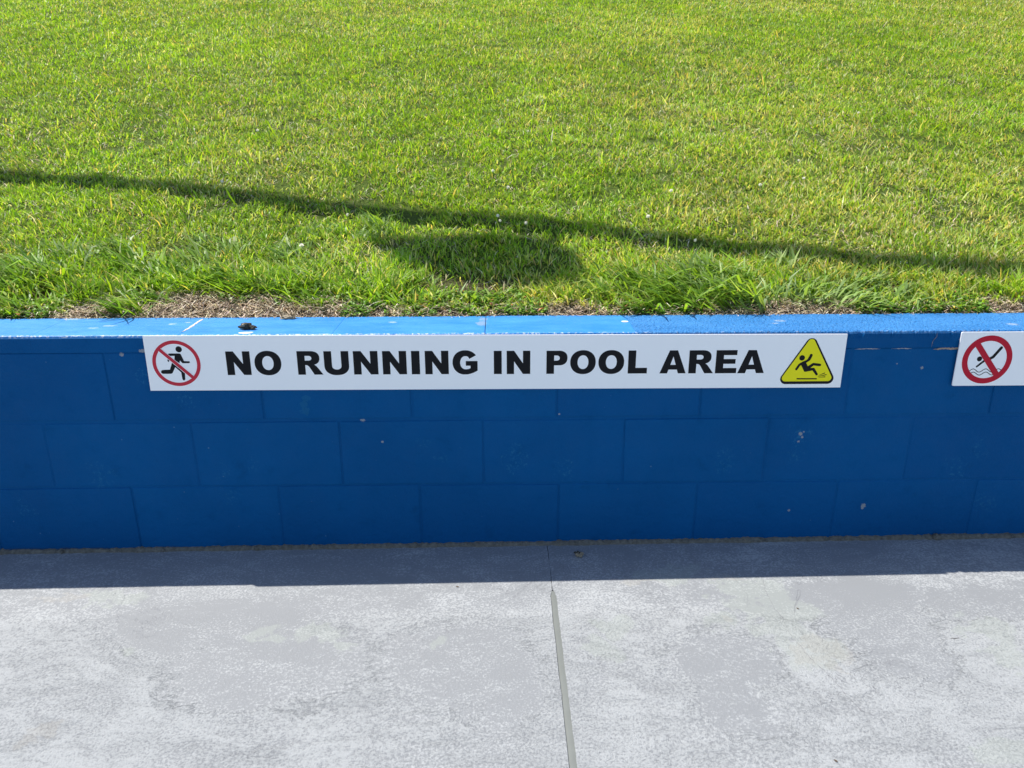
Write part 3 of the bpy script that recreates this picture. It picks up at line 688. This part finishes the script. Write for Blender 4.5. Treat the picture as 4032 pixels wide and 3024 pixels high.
def flat_shape(name, contours, y, mat, parent, depth=.00012):
    """printed shape: contours in world (x, z) become a very thin sheet whose front faces -Y"""
    cu = bpy.data.curves.new(name, 'CURVE'); cu.dimensions = '2D'; cu.fill_mode = 'BOTH'; cu.extrude = depth
    for c in contours:
        # drop coincident points
        cc = [c[0]]
        for p in c[1:]:
            if math.dist(p, cc[-1]) > 1e-6: cc.append(p)
        sp = cu.splines.new('POLY'); sp.points.add(len(cc) - 1); sp.use_cyclic_u = True
        for q, p in enumerate(cc): sp.points[q].co = (p[0], p[1], 0, 1)
    tmp = bpy.data.objects.new('tmp', cu); COL.objects.link(tmp)
    dg = bpy.context.evaluated_depsgraph_get(); me = bpy.data.meshes.new_from_object(tmp.evaluated_get(dg)); me.name = name
    bpy.data.objects.remove(tmp); bpy.data.curves.remove(cu)
    me.transform(Matrix.Translation((0, y, 0)) @ Matrix.Rotation(math.pi / 2, 4, 'X'))
    return link(name, me, mat, parent)
def capsule(p, q, r1, r2=None, n=9, round0=True, round1=True):
    r2 = r1 if r2 is None else r2; a = math.atan2(q[1] - p[1], q[0] - p[0]); out = []
    if round0: out += [(p[0] + r1 * math.cos(a + math.pi / 2 + math.pi * i / n), p[1] + r1 * math.sin(a + math.pi / 2 + math.pi * i / n)) for i in range(n + 1)]
    else: out += [(p[0] + r1 * math.cos(a + math.pi / 2), p[1] + r1 * math.sin(a + math.pi / 2)), (p[0] - r1 * math.cos(a + math.pi / 2), p[1] - r1 * math.sin(a + math.pi / 2))]
    if round1: out += [(q[0] + r2 * math.cos(a - math.pi / 2 + math.pi * i / n), q[1] + r2 * math.sin(a - math.pi / 2 + math.pi * i / n)) for i in range(n + 1)]
    else: out += [(q[0] + r2 * math.cos(a - math.pi / 2), q[1] + r2 * math.sin(a - math.pi / 2)), (q[0] - r2 * math.cos(a - math.pi / 2), q[1] - r2 * math.sin(a - math.pi / 2))]
    return out
def stroke_path(pts, r, n=8):
    """outline of a constant-width polyline (open), round ends and mitred corners"""
    L, R = [], []
    for i, p in enumerate(pts):
        a = pts[max(i - 1, 0)]; b = pts[min(i + 1, len(pts) - 1)]
        d1 = (p[0] - a[0], p[1] - a[1]) if i else (b[0] - p[0], b[1] - p[1]); d2 = (b[0] - p[0], b[1] - p[1]) if i < len(pts) - 1 else d1
        l1, l2 = math.hypot(*d1), math.hypot(*d2); t = (d1[0] / l1 + d2[0] / l2, d1[1] / l1 + d2[1] / l2); tl = math.hypot(*t); t = (t[0] / tl, t[1] / tl)
        k = r / max(.5, t[0] * d1[0] / l1 + t[1] * d1[1] / l1)
        L.append((p[0] - t[1] * k, p[1] + t[0] * k)); R.append((p[0] + t[1] * k, p[1] - t[0] * k))
    return L + R[::-1]
def panel(name, pts, y0, y1, mat, parent, rad=.002):
    cu = []
    n = len(pts)
    for i, p in enumerate(pts):
        a, b = pts[i - 1], pts[(i + 1) % n]
        da = Vector((a[0] - p[0], a[1] - p[1])).normalized() * rad; db = Vector((b[0] - p[0], b[1] - p[1])).normalized() * rad
        for k in range(5):
            t = k / 4; q = (1 - t) ** 2 * (Vector(p) + da) + 2 * t * (1 - t) * Vector(p) + t * t * (Vector(p) + db); cu.append(tuple(q))
    V = [(x, y0, z) for x, z in cu] + [(x, y1, z) for x, z in cu]; k = len(cu)
    F = [tuple(range(k)), tuple(range(2 * k - 1, k - 1, -1))] + [(i, i + k, (i + 1) % k + k, (i + 1) % k) for i in range(k)]
    me = pmesh(name, V, F); bm = bmesh.new(); bm.from_mesh(me); bmesh.ops.recalc_face_normals(bm, faces=bm.faces); bm.to_mesh(me); bm.free()
    return link(name, me, mat, parent)

YF = -.0062            # front face of the first sign
s1 = empty('pool_sign', (-.161, YF + .0015, .4862)); tag(s1, 'long white sign reading NO RUNNING IN POOL AREA fixed below the coping', 'sign')
panel('sign_panel', [(-1.0945, .6410), (.7730, .6340), (.7728, .4838), (-1.0958, .4888)], YF, YF + .003, M_sign, s1, .0008)
TXT = [('N', -.8836, -.8200, .5315, .5972), ('O', -.8092, -.7384, .5315, .5968), ('R', -.6956, -.6302 + .0015, .5310, .5966), ('U', -.6244, -.5585, .5308, .5960), ('N', -.5464, -.4812, .5305, .5957),
       ('N', -.4689, -.4050, .5303, .5953), ('I', -.3920, -.3697, .5300, .5951), ('N', -.3556, -.2927, .5298, .5950), ('G', -.2821, -.2146, .5296, .5947),
       ('I', -.1716, -.1505, .5290, .5939), ('N', -.1371, -.0740, .5288, .5937), ('P', -.0306, .0257, .5286, .5931), ('O', .0333, .1018, .5284, .5929), ('O', .1091, .1784, .5282, .5926),
       ('L', .1892, .2408, .5279, .5924), ('A', .2752, .3462, .5275, .5920), ('R', .3531, .4205, .5271, .5918), ('E', .4256, .4829, .5268, .5916), ('A', .4864, .5585, .5265, .5913)]
for ch, x0, x1, z0, z1 in TXT:
    wd, cs = GL[ch]; sx = (x1 - x0) / wd; sz = z1 - z0
    flat_shape('letter', [[(x0 + p[0] * sx, z0 + p[1] * sz) for p in c] for c in cs], YF - .0002, M_black, s1)
def circ(cx, cz, r, n=64): return arc(cx, cz, r, r, 0, 360 - 360 / n, n - 1)
# prohibition ring with runner
c1 = (-1.0158, .5650)
ring = flat_shape('prohibition_ring', [circ(*c1, .0634), circ(*c1, .0540)], YF - .0002, M_red, s1)
fg = flat_shape('runner_figure', [circ(-1.0047, .6040, .0083, 30),
     # torso with arms
     [(-1.0318, .5925), (-1.0050, .5926), (-1.0012, .5905), (-.9950, .5712), (-.9815, .5707), (-.9795, .5682), (-.9820, .5655), (-.9990, .5655), (-1.0013, .5668), (-1.0055, .5735), (-1.0078, .5660), (-1.0200, .5745), (-1.0180, .5860), (-1.0290, .5860), (-1.0330, .5745), (-1.0350, .5697), (-1.0372, .5695), (-1.0385, .5730), (-1.0352, .5880), (-1.0340, .5912)],
     # legs
     [(-1.0275, .5670), (-1.0355, .5478), (-1.0550, .5470), (-1.0590, .5450), (-1.0602, .5415), (-1.0588, .5378), (-1.0550, .5362), (-1.0340, .5362), (-1.0300, .5382), (-1.0205, .5548), (-1.0068, .5400), (-1.0062, .5220), (-1.0045, .5178), (-1.0010, .5175), (-.9985, .5205), (-.9972, .5395), (-1.0080, .5560), (-1.0150, .5640)]],
     YF - .0002, M_black, ring)
bar_h = flat_shape('bar_outline', [capsule((-1.0558, .6033), (-.9775, .5260), .0056, round0=False, round1=False)], YF - .0005, M_white_print, ring)
flat_shape('bar', [capsule((-1.0558, .6036), (-.9772, .5258), .0044, round0=False, round1=False)], YF - .0008, M_red, ring)
# slip warning triangle
def round_poly(pts, r, n=10):
    out = []; k = len(pts)
    for i, p in enumerate(pts):
        a, b = Vector(pts[i - 1]), Vector(pts[(i + 1) % k]); p = Vector(p); u = (a - p).normalized(); v = (b - p).normalized()
        half = math.acos(max(-1, min(1, u.dot(v)))) / 2; d = r / math.tan(half); c = p + (u + v).normalized() * (r / math.sin(half))
        s = p + u * d - c; e = p + v * d - c; a0 = math.atan2(s.y, s.x); a1 = math.atan2(e.y, e.x)
        while a1 - a0 > math.pi: a1 -= 2 * math.pi
        while a1 - a0 < -math.pi: a1 += 2 * math.pi
        out += [(c.x + r * math.cos(a0 + (a1 - a0) * q / n), c.y + r * math.sin(a0 + (a1 - a0) * q / n)) for q in range(n + 1)]
    return out
tri = flat_shape('warning_triangle', [round_poly([(.5935, .4944), (.7620, .4944), (.6795, .6385)], .0155)], YF - .0002, M_black, s1)
flat_shape('yellow_field', [round_poly([(.6020, .5024), (.7515, .5024), (.6790, .6305)], .0095)], YF - .0006, M_yellow, tri)
flat_shape('slipping_figure', [circ(.6578, .5688, .0076, 26),
     # one outline: raised arm, torso, upper leg, lower leg, trailing arm
     [(.6795, .5795), (.6825, .5800), (.6850, .5780), (.6856, .5755), (.6812, .5635), (.6795, .5612), (.6705, .5550), (.6762, .5450), (.6875, .5535), (.6900, .5545), (.7085, .5522), (.7112, .5505), (.7120, .5480), (.7105, .5455), (.7080, .5450), (.6920, .5472), (.6835, .5402),
      (.6935, .5405), (.6950, .5395), (.7055, .5240), (.7062, .5212), (.7045, .5192), (.7018, .5190), (.7002, .5205), (.6905, .5330), (.6705, .5293), (.6680, .5302), (.6575, .5485), (.6545, .5460), (.6480, .5345), (.6455, .5338), (.6432, .5352), (.6428, .5382), (.6490, .5490), (.6515, .5525), (.6600, .5578), (.6700, .5625), (.6735, .5655), (.6785, .5780)]],
     YF - .0010, M_black, tri)
flat_shape('floor_line', [[(.6496, .5113), (.7047, .5109), (.7049, .5075), (.6498, .5079)]], YF - .0010, M_black, tri)
for a_, b_ in (((.7085, .5187), (.7243, .5255)), ((.7072, .5157), (.7292, .5208)), ((.7092, .5132), (.7265, .5147))):
    flat_shape('splash_mark', [capsule(a_, b_, .0003, .0012)], YF - .0010, M_black, tri)

YS = -.0082
s2 = empty('pool_sign', (2.0, YS + .0015, .4865)); tag(s2, 'white sign with a red no diving symbol, cut off by the right edge', 'sign')
panel('sign_panel', [(1.0788, .6378), (2.95, .6360), (2.95, .4850), (1.0788, .4865)], YS, YS + .003, M_sign, s2, .004)
c2 = (1.1612, .5605)
ring2 = flat_shape('prohibition_ring', [circ(*c2, .0678), circ(*c2, .0526)], YS - .0002, M_red2, s2)
flat_shape('diver_figure', [circ(1.1402, .5630, .0070, 26), capsule((1.1365, .5412), (1.1560, .5592), .0024, .0030), stroke_path([(1.1585, .5580), (1.1755, .5675), (1.1760, .5678), (1.1935, .5935)], .0040)], YS - .0002, M_black, ring2)
flat_shape('diver_foot', [circ(1.1938, .5940, .0039, 20)], YS - .0004, M_black, ring2)
def wave(x0, x1, z, amp, wl, ph):
    pts = []
    n = 60
    for i in range(n + 1):
        x = x0 + (x1 - x0) * i / n; pts.append((x, z + amp * math.cos(2 * math.pi * (x - ph) / wl)))
    return stroke_path(pts, .0009)
flat_shape('wave_line', [wave(1.1190, 1.2060, .5300, .0045, .0345, 1.1283)], YS - .0002, M_black, ring2)
flat_shape('wave_line', [wave(1.1240, 1.1985, .5212, .0042, .0345, 1.1303)], YS - .0002, M_black, ring2)
flat_shape('bar', [capsule((1.1240, .6080), (1.1985, .5130), .0078, round0=False, round1=False)], YS - .0006, M_red2, ring2)

# ------------------------------------------------------------------ small litter on the patio
fl = empty('dried_flower', (.0648, -.0695, ZG)); tag(fl, 'small dried flower head lying in the shade at the foot of the wall', 'dried flower')
for i in range(11):
    a_ = i * 2.4; r_ = .004 + .0075 * (i / 11)
    lump('seed_head', (.0648 + r_ * math.cos(a_), -.0695 + r_ * math.sin(a_) * .8, gz(.065) + .0045 + .004 * random.random()), (.0048, .0038, .0042), M_husk if i % 3 else M_stone, i * 1.7, .6, 2, a_, fl)
def litter(x, y, L, label, ang, cat='leaf fragment', mat=M_dead):
    V = []; n = 8
    for i in range(n + 1):
        t = i / n; w_ = math.sin(math.pi * t) * L * .22; cx, cy2 = (t - .5) * L, .12 * L * math.sin(5 * t)
        for sgn in (-1, 1):
            px, py = cx, cy2 + sgn * w_; V.append((x + px * math.cos(ang) - py * math.sin(ang), y + px * math.sin(ang) + py * math.cos(ang), gz(x) + .0012 + .25 * L * abs(t - .4) + (.08 * L if sgn > 0 else 0)))
    F = [(2 * i, 2 * i + 2, 2 * i + 3, 2 * i + 1) for i in range(n)]
    o = link('leaf_fragment', pmesh('leaf_fragment', V, F), mat); tag(o, label, cat); return o
litter(-.2722, -.2156, .008, 'tiny dark leaf scrap near the shadow edge on the left slab', .2)
litter(.588, -.3377, .007, 'tiny dark scrap on the pale stain of the right slab', -.4)
litter(.4807, -.8256, .008, 'tiny black scrap at the bottom edge of the right slab', -.5)
V = []; F = []
for i in range(7):
    t = i / 6; c_ = Vector((.905 + .019 * t, -.4653 + .0008 * math.sin(9 * t), gz(.91) + .0012))
    for q in range(4): V.append(c_ + Vector((0, .0005 * math.cos(q * math.pi / 2), .0005 * math.sin(q * math.pi / 2))))
    if i:
        for q in range(4): F.append((4 * i - 4 + q, 4 * i - 4 + (q + 1) % 4, 4 * i + (q + 1) % 4, 4 * i + q))
tag(link('twig', pmesh('twig', V, F), M_dead), 'thin dead twig lying on the right slab', 'twig')

# ------------------------------------------------------------------ unseen beam and plate, added above the view to shadow the bank
T = 3.3                                     # metres above the bank along the vertical
def up_sun(p, t): return Vector(p) + Vector((-.45, .30, 1.0)) * t
def lz(x, y): return .6306 + SL * (y - Y0)
bf = empty('shadow_beam', (-6.3, 2.0, 0)); tag(bf, 'unseen grey beam on two posts, added to cast the shadow line on the bank', 'beam')
pa = up_sun((-2.22, 1.37, lz(0, 1.37)), T); pb = up_sun((1.526, .44, lz(0, .44)), T)
kz = (pb.z - pa.z) / 1.0
d = (pb - pa); kk = -d.z; pb = pb + Vector((-.45, .30, 1.0)) * kk; d = pb - pa; d.z = 0; d.normalize(); zc = pa.z
A = pa - d * 3.2; B = pb + d * 5.2
def bar_box(name, a, b, wy, hz, mat, parent):
    d = (b - a); L = d.length; d.normalize(); s = Vector((0, 0, 1)).cross(d).normalized() * wy / 2; u = d.cross(s).normalized() * hz / 2
    V = [a - s - u, a + s - u, a + s + u, a - s + u, b - s - u, b + s - u, b + s + u, b - s + u]
    F = [(0, 1, 2, 3), (7, 6, 5, 4), (0, 4, 5, 1), (1, 5, 6, 2), (2, 6, 7, 3), (3, 7, 4, 0)]
    bm = bmesh.new(); vs = [bm.verts.new(v) for v in V]; [bm.faces.new([vs[i] for i in f]) for f in F]; bmesh.ops.recalc_face_normals(bm, faces=bm.faces)
    bmesh.ops.bevel(bm, geom=bm.edges[:], offset=min(wy, hz) * .08, segments=1, affect='EDGES'); me = bpy.data.meshes.new(name); bm.to_mesh(me); bm.free()
    return link(name, me, mat, parent)
bar_box('beam', A, B, .11, .08, M_shadow_caster, bf)  # added beam that casts the shadow line
for p in (A, B):
    ft = Vector((p.x, p.y, lz(0, p.y) - .3 if p.y > .2 else 0))
    me = box_mesh(p.x - .05, p.x + .05, p.y - .05, p.y + .05, ft.z, p.z - .046, .006, name='shadow_post'); link('shadow_post', me, M_shadow_caster, bf)
# unseen plate cut to the outline of the blob shadow, hung from the beam
F0 = up_sun((-.24, .55, lz(0, .55)), T - .25)
fl_o = empty('shadow_plate', F0); tag(fl_o, 'unseen grey plate hung in front of the beam, shaped to cast the shadow blob', 'shadow_plate')
def prism(name, pts, z0, z1, mat, parent):
    n = len(pts); V = [(x, y, z0) for x, y in pts] + [(x, y, z1) for x, y in pts]
    F = [tuple(range(n))[::-1], tuple(range(n, 2 * n))] + [(i, (i + 1) % n, (i + 1) % n + n, i + n) for i in range(n)]
    return link(name, pmesh(name, V, F), mat, parent)
sh = [(-.62, .74), (-.46, .52), (-.28, .43), (-.06, .345), (.05, .345), (.12, .44), (.10, .60), (-.02, .73), (-.22, .74), (-.40, .73)]
hd = []
for (x, y) in sh:
    p = Vector((x, y, lz(0, y))); t = (F0.z - p.z); q = up_sun(p, t); hd.append((q.x, q.y))
prism('shadow_blob_plate', round_poly(hd, .03, 4), F0.z - .035, F0.z + .035, M_shadow_caster, fl_o)  # added plate that casts the blob
at = F0 + d * .16 + Vector((0, .1, .03)); tp = A + d * ((at - A).dot(d)); tp.z = zc - .047
bar_box('shadow_plate_hanger', at, tp, .05, .02, M_shadow_caster, fl_o)
